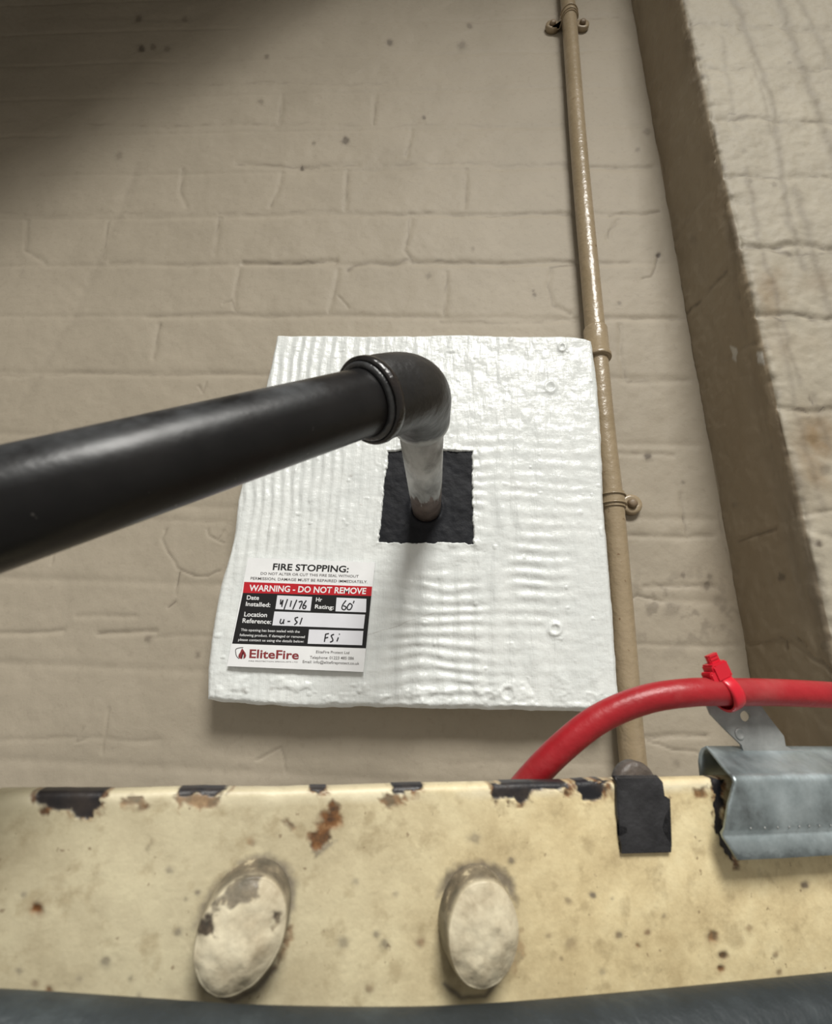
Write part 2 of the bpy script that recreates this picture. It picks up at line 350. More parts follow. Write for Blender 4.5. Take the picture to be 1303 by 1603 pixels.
# unseen slab and diagonal beam, added above the frame to shade the upper wall
M_SHADE = flat('dark ceiling', (.22, .20, .17), .8, bump=(40, .002))
def shade_blockers():
    P1 = onY(-200, 520, 0); P2 = onY(640, -60, 0); k = .17
    a = P1+(LIGHT-P1)*k; b = P2+(LIGHT-P2)*k
    d = (b-a); d /= np.linalg.norm(d); a = a-d*1.2; b = b+d*.25
    upv = np.array([-.45, .2, .85]); upv /= np.linalg.norm(upv); sd = np.cross(d, upv)
    bm = bmesh.new(); q = [a, a+upv*.55, a+upv*.55+sd*.06, a+sd*.06]
    plate(bm, q, b-a); tag(obj('shade_beam_1', bm, M_SHADE, smooth=False), kind='structure')
    bm = bmesh.new(); plate(bm, [(-2.2, .05, 1.66), (1.5, .05, 1.66), (1.5, -1.07, 1.66), (-2.2, -1.19, 1.66)], np.array([0, 0, .08]))
    tag(obj('shade_slab', bm, M_SHADE, smooth=False), kind='structure')
shade_blockers()

# ------------------------------------------------------------------ fire board
BY = -.03
def white_paint():
    n = NT('white intumescent paint')
    col = n.ramp(n.noise(30, 5), [(.3, (.70, .73, .72)), (.7, (.78, .805, .79))])
    st = n.noise(1, 5, .6, stretch=(240, 240, 30)); st2 = n.noise(1, 4, .5, stretch=(60, 60, 200))
    h = n.bump(st, .0009); h = n.bump(n.noise(95, 4), .0012, .8, h); h = n.bump(st2, .0005, .8, h)
    col = n.mix(n.attr('dirt'), col, (.35, .33, .30))
    return n.done(col, .30, 0, h, .5)
M_WHITE = white_paint()
board = empty('fire_stopping_board', (-.01, 0, -.04), 'square white-painted board with wrinkled glossy coating, fixed on the brick wall around the pipe', 'board')
nu, nv = 470, 520
outl = dict(top=[(432, 524), (436, 522), (520, 523), (640, 523), (720, 521), (800, 524), (880, 524), (915, 527), (928, 532)],
            bot=[(322, 1095), (350, 1100), (380, 1102), (430, 1105), (480, 1108), (560, 1107), (700, 1110), (820, 1112), (930, 1115), (972, 1113)],
            lef=[(432, 524), (424, 565), (413, 610), (398, 665), (384, 715), (371, 783), (366, 830), (358, 865), (346, 905), (336, 950), (328, 1000), (323, 1050), (322, 1095)],
            rig=[(928, 532), (930, 548), (937, 600), (943, 680), (947, 780), (955, 880), (961, 960), (967, 1040), (972, 1113)])
def resamp(pts, n):
    W = np.array([onY(x, y, BY)[[0, 2]] for x, y in pts]); s = np.r_[0, np.cumsum(np.hypot(*np.diff(W, axis=0).T))]
    t = np.linspace(0, s[-1], n); return np.stack([np.interp(t, s, W[:, 0]), np.interp(t, s, W[:, 1])], -1)
T, B, Lf, R = resamp(outl['top'], nu), resamp(outl['bot'], nu), resamp(outl['lef'], nv), resamp(outl['rig'], nv)
u = np.linspace(0, 1, nu)[:, None, None]; v = np.linspace(0, 1, nv)[None, :, None]   # v down
XZ = (1-v)*T[:, None]+v*B[:, None]+(1-u)*Lf[None]+u*R[None]-((1-u)*(1-v)*T[0]+u*(1-v)*T[-1]+(1-u)*v*B[0]+u*v*B[-1])
bx, bz = XZ[..., 0], XZ[..., 1]
PX, PY = projA(np.stack([bx, bx*0+BY, bz], -1))
de = np.minimum(np.minimum(u[..., 0]*.325+0*v[..., 0], (1-u[..., 0])*.325+0*v[..., 0]), np.minimum(v[..., 0], 1-v[..., 0])*.345)
H = .0012*fbm(bx*60, bz*60, 300, 4)+.0022*fbm(bx*12, bz*12, 305, 3)
wv = 2*math.pi/15.5
mL = np.clip((600-PX)/90, 0, 1)*np.clip((900-PY)/60, .25, 1)                  # combed vertical ripples on the left
mT = np.clip((700-PY)/80, 0, 1)
ph = PX*wv+11*fbm(bx*14, bz*9, 310, 3)+3*fbm(bx*50, bz*30, 311, 3)+.10*(PY-524)*wv
H += .0008*np.maximum(mL, .6*mT*np.clip((620-PX)/60, 0, 1))*np.sin(ph)*(.6+fbm(bx*30, bz*30, 315, 3)*1.4)
mR = np.clip((PX-690)/60, 0, 1)*np.clip((PY-640)/80, 0, 1)*np.clip((980-PX)/160, .15, 1)
mB = np.clip((PY-850)/60, 0, 1)*np.clip((PX-560)/60, 0, 1)*np.clip((950-PX)/100, 0.1, 1)
H += .00052*np.maximum(mR, mB)*np.sin(PY*2*math.pi/19+14*fbm(bx*12, bz*18, 320, 3))*np.clip(.6+2*fbm(bx*40, bz*14, 325, 3), 0, 1.3)
H += .0006*np.maximum(mR, mB)*np.sin(PX*2*math.pi/31+6*fbm(bx*20, bz*20, 330, 3))
mS = np.clip((PX-560)/40, 0, 1)*np.clip((720-PY)/60, 0, 1)                     # swirly brush marks top right
H += .0016*mS*np.abs(fbm(bx*85, bz*26, 335, 4))*2
blob = fbm(bx*120, bz*120, 340, 2); H += .0007*np.clip((blob-.30)*8, 0, 1)
rimb = np.clip((PY-1040)/40, 0, 1); H += .0018*rimb*np.clip(fbm(bx*70, bz*110, 345, 3)*3, 0, 1)
dirt = np.zeros_like(bx)
line_mask(PX, PY, [(575, 995), (620, 980), (680, 960)], .7, dirt, .8, 2, 5, .4)
for x, y, r in [(383, 1082, 4), (550, 745, 2.5), (425, 1078, 3), (565, 790, 2)]: spot(PX, PY, x, y, r, dirt, .4)
for x, y, r in [(862, 606, 9), (795, 1085, 12), (869, 985, 10), (880, 545, 6)]:
    d_ = np.hypot(PX-x, PY-y)/r; H += .0014*np.exp(-((d_-.85)/.35)**2)
hole = [(609, 706), (640, 704), (700, 705), (739, 707), (739, 740), (740, 790), (742, 851), (720, 850), (690, 849), (640, 850), (593, 848), (598, 800), (603, 750)]
hm = poly_mask(PX, PY, hole, None, .8, 2.2, 7., 9)
ring = poly_mask(PX, PY, [(x+(x-668)*.09, y+(y-778)*.09) for x, y in hole], None, 5, 5, 12., 19)
H += .0013*ring*(1-hm)*(.6+fbm(bx*150, bz*150, 350, 3)*2)
H = H*np.clip(de/.004, 0, 1)-.0035*hm
H -= .004*np.clip(1-de/.0045, 0, 1)**2
rg = np.clip(1-de/.006, 0, 1)
cx_, cz_ = -.017, .135
wob = .0016*fbm(bx*70, bz*70, 360, 4)*rg
bxw = bx+wob*np.sign(bx-cx_)*(np.abs(u[..., 0]-.5) > .42); bzw = bz+wob*(np.abs(v[..., 0]-.5) > .42)*1.5
Pf = np.stack([bxw, BY-H, bzw], -1)
grid_mesh('painted_face', Pf, M_WHITE, board, dict(dirt=dirt), flip=True)
# edges down to the wall
def fuzzy_core():
    n = NT('mineral board edge'); h = n.bump(n.noise(300, 5), .0015)
    return n.done(n.ramp(n.noise(25, 4), [(.35, (.66, .64, .56)), (.6, (.74, .74, .70))]), .75, 0, h)
loop = np.concatenate([Pf[:, 0], Pf[-1, 1:], Pf[::-1, -1][1:], Pf[0, ::-1][1:-1]]); nl = len(loop)
ks = [0, .12, .3, .6, 1.]; E = np.zeros((nl+1, len(ks), 3)); lp = np.vstack([loop, loop[:1]])
for j, k in enumerate(ks):
    bul = .0012*math.sin(math.pi*k)
    E[:, j, 0] = lp[:, 0]+(cx_-lp[:, 0])*.012*k; E[:, j, 2] = lp[:, 2]+(cz_-lp[:, 2])*.012*k; E[:, j, 1] = lp[:, 1]*(1-k)+.001*k
    nz = fbm(np.arange(nl+1)*.06, np.full(nl+1, j*3.), 370, 3); E[:, j, 2] += .0018*nz*(0 < j < 5)
sel = E[:, :, 0] > .125                                                      # set back behind the conduit
E[:, :, 0] -= np.where(sel, .0035*np.array(ks)[None], 0)
grid_mesh('board_edge', E, fuzzy_core(), board)

M_SEAL = NT('black intumescent mastic')
M_SEAL = M_SEAL.done(M_SEAL.ramp(M_SEAL.noise(60, 5), [(.3, (.008, .0085, .011)), (.7, (.015, .016, .020))]), .62, 0, M_SEAL.bump(M_SEAL.noise(130, 5), .0010), .22)
gx, gz = np.meshgrid(np.linspace(-.056, .035, 90), np.linspace(.0885, .186, 95), indexing='ij')
gy = BY+.0012-.0022*fbm(gx*45, gz*45, 380, 4)+.0008*fbm(gx*200, gz*200, 385, 2)
sx, sz = -.01096, .1251
rr = np.hypot(gx-sx, gz-sz); gy += -.0022*np.exp(-((rr-.0145)/.003)**2)
grid_mesh('mastic_seal', np.stack([gx, gy, gz], -1), M_SEAL, board)['label'] = 'matt black square of mastic around the pipe'

# ------------------------------------------------------------------ pipe through the board
Ex = np.array([-.01096, -.2225, .1245]); dS = np.array([0, 1., 0.0])           # towards wall
Pc = atZ(575, 629, .19); Pl = atZ(0, 797, .106)
dP = Pl-Pc; dP /= np.linalg.norm(dP)
Ex = Pc-dP*.0345
stub0 = np.array([sx, BY-.0, sz]); dS = stub0-Ex; dS /= np.linalg.norm(dS)
pipe = empty('steel_pipe', tuple(stub0), 'thick black-painted steel pipe elbowing out of the white board towards the lower left', 'pipe')
def steel_black(name, dust=True, chip=0.):
    n = NT(name); f = n.noise(14, 5, .6)
    col = n.ramp(n.noise(40, 6), [(.3, (.006, .006, .0065)), (.75, (.016, .015, .015))])
    d = n.ramp(n.noise(22, 6, .65), [(.42, (0, 0, 0)), (.68, (1, 1, 1))])
    g = n.new('ShaderNodeNewGeometry'); s = n.new('ShaderNodeSeparateXYZ'); n.L(g.outputs['Normal'], s.inputs[0])
    upf = n.math('MULTIPLY', n.math('MAXIMUM', s.outputs[2], 0.), d, True)      # settled dust lies on upward faces
    col = n.mix(n.math('MULTIPLY', upf, .85 if dust else .12), col, (.15, .16, .17))
    sc = n.noise(260, 2); col = n.mix(n.ramp(sc, [(.74, (0, 0, 0)), (.80, (.5, .5, .5))]), col, (.20, .19, .18))
    ro = n.ramp(f, [(.3, (.22, .22, .22)), (.7, (.42, .42, .42))])
    return n, col, ro
n, col, ro = steel_black('black pipe paint'); M_PIPE = n.done(col, ro, 0, n.bump(n.noise(50, 4), .0004), .22)
r = .0142
bm = bmesh.new(); tube(bm, [Pc-dP*.012, Pc, Pc+dP*.1, Pc+dP*.30], r, 64)
obj('straight_pipe', bm, M_PIPE, pipe)
# fitting: swept body with beads at both ends
n, col, ro = steel_black('elbow paint', False)
s = n.sep(); smear = n.math('SUBTRACT', n.math('ADD', n.math('MULTIPLY', n.math('ADD', s[1], .206), 75.), n.math('MULTIPLY', n.noise(70, 5), 1.2)), .75)
wh = n.ramp(smear, [(.35, (0, 0, 0)), (.6, (1, 1, 1))])
col = n.mix(n.math('MULTIPLY', wh, .8), col, (.38, .39, .38)); M_ELB = n.done(col, .42, 0, n.bump(n.noise(80, 4), .0012), .45)
bm = bmesh.new()
a = Ex+dP*.034; c_ = Ex+dS*.030; pts = []; rad = []
for t in np.linspace(0, 1, 5)[:-1]: pts.append(a+(Ex+dP*.020-a)*t); rad.append(.0182)
for t in np.linspace(0, 1, 17):
    p = (1-t)**2*(Ex+dP*.020)+2*t*(1-t)*Ex+t*t*(Ex+dS*.018); pts.append(p); rad.append(.0180+(.0162-.0180)*t+.0003*math.sin(math.pi*t))
for t in np.linspace(0, 1, 5)[1:]: pts.append(Ex+dS*(.018+.014*t)); rad.append(.0162)
pts.append(Ex+dS*.034); rad.append(.0140)
pts = [a+dP*.0008]+pts; rad = [.0170]+rad
tube(bm, pts, rad, 64); obj('elbow', bm, M_ELB, pipe)
bm = bmesh.new(); lathe(bm, a-dP*.0032, dP, [(0, .0181), (.0004, .0185), (.002, .0188), (.0040, .0187), (.0048, .0182), (.0050, .0174), (.0042, .0164), (.001, .0152), (.001, .0143), (.001, .001)], 64)
n, col, ro = steel_black('bead paint', False); rust = n.ramp(n.noise(45, 4), [(.5, (0, 0, 0)), (.7, (1, 1, 1))])
obj('elbow_rim', bm, n.done(n.mix(n.math('MULTIPLY', rust, .3), col, (.03, .012, .007)), .25, 0, n.bump(n.noise(120, 4), .0012), .5), pipe)
bm = bmesh.new(); tube(bm, spline([a+dP*.0015+.0152*(np.cos(t)*np.array(np.cross(dP, [0, 0, 1]))/np.linalg.norm(np.cross(dP, [0, 0, 1]))+np.sin(t)*np.cross(dP, np.cross(dP, [0, 0, 1]))/np.linalg.norm(np.cross(dP, [0, 0, 1]))) for t in np.linspace(0, 2*math.pi, 24)], 3), .0017, 10, False)
obj('joint_sealant', bm, flat('sealant bead', (.05, .052, .055), .3, bump=(200, .001), var=.5), pipe)['label'] = 'shiny uneven bead of jointing compound'
n = NT('smeared stub paint'); s = n.sep()
k = n.math('ADD', n.math('MULTIPLY', n.math('ADD', s[1], .080), -28.), n.math('MULTIPLY', n.noise(1, 5, .65, stretch=(110, 12, 110)), 4.0))
whm = n.ramp(n.math('SUBTRACT', k, 1.5), [(.45, (0, 0, 0)), (.6, (1, 1, 1))])
base = n.ramp(n.noise(70, 5), [(.3, (.05, .035, .028)), (.65, (.16, .12, .10))])
grey = n.ramp(n.noise(1, 5, .6, stretch=(60, 20, 60)), [(.32, (.13, .13, .125)), (.6, (.46, .47, .46))])
col = n.mix(whm, base, grey)
M_STUB = n.done(col, .42, 0, n.bump(n.noise(110, 4), .001), .5)
bm = bmesh.new(); tube(bm, [Ex+dS*.028, Ex+dS*.1, stub0+dS*.0014], .0130, 64); 
o = obj('stub_pipe', bm, M_STUB, pipe); o['label'] = 'pipe stub smeared with white paint, bare brown near the board'

# ------------------------------------------------------------------ conduit with coupling, two saddles
M_COND = NT('cream conduit paint')
cc = M_COND.ramp(M_COND.noise(20, 5), [(.3, (.29, .225, .14)), (.7, (.35, .275, .18))])
cc = M_COND.mix(M_COND.ramp(M_COND.noise(130, 3), [(.68, (0, 0, 0)), (.76, (1, 1, 1))]), cc, (.16, .09, .045))
M_COND = M_COND.done(cc, .28, 0, M_COND.bump(M_COND.noise(90, 4), .0012), .5)
cp = [onY(889, 0, -.013)]+[onY(x, y, -.013) for x, y in [(908, 250), (935, 548), (947, 680), (960, 800), (973, 960), (985, 1120), (992, 1200)]]
cp = [cp[0]+np.array([.003, 0, .35])]+cp+[cp[-1]-np.array([0, 0, .25])]
cs = spline(cp, 8); cz = np.array([p[2] for p in cs])[::-1]
def cpos(z): return np.array([np.interp(z, cz, np.array([p[0] for p in cs])[::-1]), -.013, z])
cond = empty('conduit', tuple(cpos(-.3)), 'slim cream-painted steel conduit running up the brick wall beside the white board', 'conduit')
bm = bmesh.new(); tube(bm, [cpos(z) for z in np.linspace(-.3, 1.3, 90)], .0100, 40); obj('conduit_tube', bm, M_COND, cond)
za, zb = onY(927, 505, -.023)[2], onY(938, 553, -.023)[2]; c0 = cpos(zb)
bm = bmesh.new(); lathe(bm, c0, cpos(za)-c0, [(0, .0128), (.0008, .0133), (.0045, .0133), (.0052, .0124), (.0058, .0119), (za-zb-.002, .0119), (za-zb-.0006, .0117), (za-zb, .0102)], 48); obj('coupling', bm, M_COND, cond)
def saddle(zc, label, left):
    p = cpos(zc); root = empty('pipe_saddle', (p[0], 0, zc), label, 'saddle', 'saddles fixing the conduit to the wall')
    bm = bmesh.new(); n = 20; hw = .0075; R = .0112; r0 = []; r1 = []
    prof = [(-.026, -.0045), (-.0125, -.0045), (-.0118, -.006)]+[(R*math.cos(a), -.013-R*math.sin(a)) for a in np.linspace(math.pi, 0, n)]+[(.0118, -.006), (.0125, -.0045), (.026, -.0045)]
    a = []; 
    for (x, y) in prof: a.append((x, y))
    inn = [(x*(.9 if abs(x) < .0122 else 1), y+(.0016 if abs(x) > .012 else .0010)) for x, y in a]
    ring = a+inn[::-1]
    def rows(z, k): return [bm.verts.new((p[0]+x, y, zc+z)) for x, y in ring]
    A, Bv = rows(-hw, 0), rows(hw, 1); m = len(ring)
    fs = [bm.faces.new(A), bm.faces.new(Bv[::-1])]
    for i in range(m): bm.faces.new((A[i], Bv[i], Bv[(i+1) % m], A[(i+1) % m]))
    bmesh.ops.triangulate(bm, faces=fs); obj('strap', bm, M_COND, root, False)
    bm = bmesh.new()
    for z in (-.0042, .0042): tube(bm, [(p[0]+.0118*math.cos(a), -.013-.0118*math.sin(a), zc+z) for a in np.linspace(math.pi, 0, 24)], .0008, 8)
    obj('strap_rib', bm, M_COND, root)
    for sg in (-1, 1):
        bm = bmesh.new(); lathe(bm, (p[0]+sg*.021, 0.001, zc), (0, -1, 0), [(0, .0098), (.0055, .0098), (.0070, .0092), (.0074, .006), (.0066, .004)], 32); obj('lug', bm, M_COND, root)
        bm = bmesh.new(); lathe(bm, (p[0]+sg*.021, -.006, zc), (0, -1, 0), [(0, .0046), (.0028, .0042), (.0040, .0028), (.0043, .001)], 24); obj('screw', bm, flat('painted screw', (.22, .16, .10), .5, bump=(200, .0006)), root)
saddle(onY(960, 780, -.02)[2], 'cream conduit saddle with round screw lug beside the right edge of the white board', False)
saddle(onY(886, 16, -.02)[2], 'cream two-lug conduit saddle at the very top of the picture', True)

# ------------------------------------------------------------------ label
lab = empty('warning_label', tuple(onY(470, 960, BY-.002)), 'white, red and black fire stopping warning sticker with handwritten date on the white board', 'label')
LY = BY-.0038
def z2p(zx, zy): return (340+zx*.19954, 860+zy*.19954)
def lp3(zx, zy, lay): 
    x, y = z2p(zx, zy); return onY(x, y, LY-.00012*lay)
def quad(name, q, m, lay, parent=lab, sub=14, th=.0001):
    q = [np.array(z, float) for z in q]; bm = bmesh.new(); V = []
    for i in range(sub+1):
        row = []
        for j in range(sub+1):
            a = i/sub; b = j/sub; z = (1-a)*(1-b)*q[0]+a*(1-b)*q[1]+a*b*q[2]+(1-a)*b*q[3]; row.append(bm.verts.new(lp3(*z, lay)))
        V.append(row)
    for i in range(sub):
        for j in range(sub): bm.faces.new((V[i][j], V[i+1][j], V[i+1][j+1], V[i][j+1]))
    r = bmesh.ops.extrude_face_region(bm, geom=bm.faces[:]); bmesh.ops.translate(bm, verts=[e for e in r['geom'] if isinstance(e, bmesh.types.BMVert)], vec=(0, th, 0))
    return obj(name, bm, m, parent, False)
def ink(name, c, rough=.35): return flat(name, c, rough, var=.04)
M_PAP = ink('label white', (.84, .85, .86)); M_RED = ink('label red', (.50, .012, .022)); M_BLK = ink('label black', (.010, .010, .011)); M_FLD = ink('label field', (.74, .75, .80), .45); M_PEN = ink('pen ink', (.015, .015, .018)); M_LOGO = ink('logo red', (.24, .035, .04)); M_GRY = ink('small print grey', (.10, .09, .09))
bk = quad('label_sheet', [(243, 65), (1240, 102), (1148, 962), (78, 916)], M_PAP, 0, th=.0018)
quad('red_band', [(213, 255), (1217, 292), (1210, 366), (202, 341)], M_RED, 1)
quad('black_panel', [(202, 341), (1210, 366), (1168, 776), (118, 739)], M_BLK, 1)
for q in ([(473, 360), (746, 372), (732, 482), (457, 468)], [(938, 378), (1172, 388), (1168, 494), (929, 486)], [(450, 487), (1162, 512), (1149, 622), (433, 596)], [(722, 628), (1148, 640), (1138, 752), (710, 740)]):
    quad('writing_field', q, M_FLD, 2)
def text(st, LB, RB, LT, m, lay, bold=.0, name='printed_text'):
    cu = bpy.data.curves.new('txt', 'FONT'); cu.body = st; cu.size = 1; cu.offset = bold*.75; cu.resolution_u = 3
    o = bpy.data.objects.new('txt', cu); COL.objects.link(o); dg = bpy.context.evaluated_depsgraph_get(); dg.update()
    me = bpy.data.meshes.new_from_object(o.evaluated_get(dg)); bpy.data.objects.remove(o)
    v = np.array([x.co[:] for x in me.vertices]); x0, x1 = v[:, 0].min(), v[:, 0].max()
    cap = .70; LB, RB, LT = map(np.array, (LB, RB, LT))
    for vert, c in zip(me.vertices, v):
        z = LB+(RB-LB)*((c[0]-x0)/(x1-x0))+(LT-LB)*(c[1]/cap); vert.co = lp3(z[0], z[1], lay)
    return link(name, me, m, lab, False)
text('FIRE STOPPING:', (436, 160), (1030, 180), (442, 110), M_BLK, 1, .030)
text('DO NOT ALTER OR CUT THIS FIRE SEAL WITHOUT', (341, 198), (1110, 222), (343, 178), M_GRY, 1, .012)
text('PERMISSION, DAMAGE MUST BE REPAIRED IMMEDIATELY.', (262, 237), (1180, 266), (264, 216), M_GRY, 1, .012)
text('WARNING - DO NOT REMOVE', (250, 325), (1167, 350), (256, 278), M_PAP, 2, .030)
for st, a, b, c in (('Date', (232, 393), (328, 396), (236, 360)), ('Installed:', (224, 443), (416, 452), (228, 410)), ('Hr', (775, 408), (823, 410), (778, 377)), ('Rating:', (767, 463), (915, 470), (770, 432)),
                    ('Location', (211, 525), (390, 531), (216, 490)), ('Reference:', (198, 575), (423, 585), (202, 540))): text(st, a, b, c, M_PAP, 2, .022)
for st, a, b, c in (('This opening has been sealed with the', (186, 640), (648, 655), (188, 620)), ('following product. If damaged or removed', (176, 680), (687, 696), (178, 660)), ('please contact us using the details below:', (165, 717), (680, 732), (168, 697))): text(st, a, b, c, M_PAP, 2, .006)
text('EliteFire', (252, 850), (640, 862), (257, 784), M_LOGO, 1, .030, 'brand_text')
text('FIRE PROTECTION SPECIALISTS LTD', (248, 880), (632, 889), (249, 871), M_GRY, 1, 0)
for st, a, b, c in (('EliteFire Protect Ltd', (776, 814), (1037, 821), (778, 793)), ('Telephone: 01223 485 086', (727, 858), (1073, 866), (729, 835)), ('Email: info@elitefireprotect.co.uk', (671, 891), (1115, 906), (673, 869))): text(st, a, b, c, M_GRY, 1, .006)
def stroke(bm, pts, wd, lay):
    pts = [np.array(p, float) for p in (spline(pts, 5) if len(pts) > 2 else pts)]; L = []; Rr = []
    for i, p in enumerate(pts):
        t = pts[min(i+1, len(pts)-1)]-pts[max(i-1, 0)]; t /= np.linalg.norm(t)+1e-9; nn = np.array([-t[1], t[0]])*wd/2
        L.append(bm.verts.new(lp3(*(p+nn), lay))); Rr.append(bm.verts.new(lp3(*(p-nn), lay)))
    for i in range(len(pts)-1): bm.faces.new((L[i], L[i+1], Rr[i+1], Rr[i]))
def hand(strokes, wd=9.5):
    bm = bmesh.new()
    for k, s in enumerate(strokes): stroke(bm, s, wd, 3+.2*k)
    obj('handwriting', bm, M_PEN, lab, False)
hand([[(500, 392), (496, 432)], [(500, 432), (516, 398)], [(518, 396), (507, 450)], [(553, 390), (525, 470)], [(584, 402), (573, 450)], [(626, 395), (594, 470)], [(640, 412), (668, 410), (646, 466)], [(700, 400), (676, 438), (674, 460), (690, 462), (698, 444), (680, 438)]])
hand([[(1012, 400), (986, 436), (980, 464), (1000, 474), (1012, 452), (990, 442)], [(1042, 422), (1024, 446), (1024, 470), (1046, 470), (1060, 440), (1042, 422)], [(1076, 403), (1068, 424)]])
hand([[(502, 545), (494, 574), (506, 582), (520, 566), (526, 548)], [(526, 548), (520, 578), (526, 582)], [(552, 566), (574, 564)], [(636, 532), (612, 540), (618, 560), (628, 572), (606, 592)], [(668, 536), (650, 588)]])
hand([[(852, 664), (842, 726)], [(850, 666), (878, 660)], [(848, 696), (872, 690)], [(918, 666), (896, 676), (904, 696), (908, 716), (886, 728)], [(952, 690), (940, 722)], [(962, 662), (959, 668)]])
bm = bmesh.new(); stroke(bm, [(205, 770), (180, 772), (148, 783), (146, 810), (153, 838), (172, 858)], 6, 1); obj('logo_shield', bm, M_GRY, lab, False)
bm = bmesh.new()
fl = [(197, 776), (210, 795), (222, 812), (228, 832), (222, 850), (206, 860), (212, 845), (208, 828), (200, 812), (198, 830), (190, 848), (196, 860), (176, 856), (166, 842), (170, 824), (182, 806), (188, 790)]
bm.faces.new([bm.verts.new(lp3(*q, 1)) for q in fl]); bmesh.ops.triangulate(bm, faces=bm.faces[:]); obj('logo_flame', bm, M_LOGO, lab, False)

# ------------------------------------------------------------------ painted steel beam in front
yaw = math.radians(14); bu = np.array([math.cos(yaw), math.sin(yaw), 0]); bn = np.array([math.sin(yaw), -math.cos(yaw), 0]); bw = np.array([0, 0, 1.])
B0 = onY(651, 1400, -.24)
def bp(px, py, off=0.): return onP(px, py, B0, bn, off)
def buw(px, py, off=0.):
    p = bp(px, py, off)-B0; return p@bu, p@bw
def bpt(u_, w_, off=0.): return B0+bu*u_+bw*w_+bn*off
uL = buw(-60, 1400)[0]; uR = buw(1420, 1400)[0]
wt = lambda x: np.interp(x, [-.5, *[buw(a, b)[0] for a, b in ((0, 1241), (480, 1236), (900, 1224), (1120, 1218))], .6], [buw(0, 1241)[1], *[buw(a, b)[1] for a, b in ((0, 1241), (480, 1236), (900, 1224), (1120, 1218))], buw(1120, 1218)[1]])
us = np.arange(uL, uR, .0005); tt = np.r_[np.linspace(0, .9, 26)**1.0*.002, np.arange(.0022, .095, .0005)]
U, TT = np.meshgrid(us, tt, indexing='ij'); Wt = wt(U)+.0007*fbm(U*60, U*0, 400, 4)
Wd = Wt-TT; PX, PY = projA(B0+U[..., None]*bu+Wd[..., None]*bw)
A4 = lambda L: [(x*.5065, 1200+y*.5063) for x, y in L]; A5 = lambda L: [(640+x*.5088, 1200+y*.5088) for x, y in L]
dark = np.zeros_like(U); rust = np.zeros_like(U); pale = np.zeros_like(U); grime = np.zeros_like(U)
for i, q in enumerate([A4([(118, 70), (330, 70), (305, 95), (297, 150), (270, 162), (235, 155), (220, 130), (150, 130), (115, 118)]), A4([(545, 65), (700, 65), (668, 92), (640, 92), (590, 88), (560, 95)]), A4([(945, 52), (1025, 52), (990, 86), (965, 82)]), A4([(1205, 50), (1310, 48), (1290, 72), (1250, 88), (1225, 82)]),
        A5([(255, 55), (480, 40), (500, 68), (385, 70), (370, 98), (345, 112), (320, 92), (265, 95)]), A5([(515, 45), (600, 42), (592, 95), (565, 107), (530, 92)]), A5([(-5, 55), (40, 55), (30, 70), (0, 70)]), A5([(940, 40), (968, 40), (968, 190), (1000, 245), (1010, 300), (985, 270), (958, 235), (950, 190)]),
        A5([(575, 45), (630, 45), (610, 60)])]):
    poly_mask(PX, PY, q, dark, 1.2, 8., 14., 410+i)
    halo = poly_mask(PX, PY, q, None, 9., 16., 14., 610+i); rust = np.maximum(rust, np.clip(halo*3, 0, 1)*np.clip(.5+3*fbm(PX/12, PY/12, 640+i, 3), 0, .95))
for i, (q, a) in enumerate([(A4([(375, 98), (420, 95), (458, 108), (445, 132), (400, 125), (370, 118)]), .75), (A4([(545, 85), (690, 80), (665, 115), (620, 135), (575, 115), (550, 138)]), .8), (A4([(1165, 95), (1205, 80), (1255, 92), (1245, 125), (1180, 125)]), .85), (A4([(1028, 92), (1052, 130), (1050, 180), (1000, 235), (980, 262), (955, 240), (960, 215), (1000, 150)]), 1.),
        (A4([(868, 155), (890, 160), (920, 190), (905, 195)]), .8), (A5([(870, 60), (920, 55), (915, 90), (880, 92)]), .9), (A5([(600, 60), (640, 62), (638, 95), (605, 90)]), .6), (A4([(465, 215), (472, 230), (462, 270), (455, 265)]), .5), (A4([(895, 490), (912, 485), (880, 580), (840, 640), (850, 600)]), .75), (A5([(325, 520), (345, 500), (350, 590), (325, 640), (318, 600)]), .45)]):
    poly_mask(PX, PY, q, rust, 3.5, 10, 13., 430+i, a*.95)
poly_mask(PX, PY, A4([(1000, 150), (1030, 140), (1035, 180), (1000, 215)]), grime, 3, 3, 6, 444, .5)
poly_mask(PX, PY, A4([(955, 235), (990, 240), (1045, 225), (1000, 265), (975, 282)]), grime, 2, 3, 6, 445, .6)
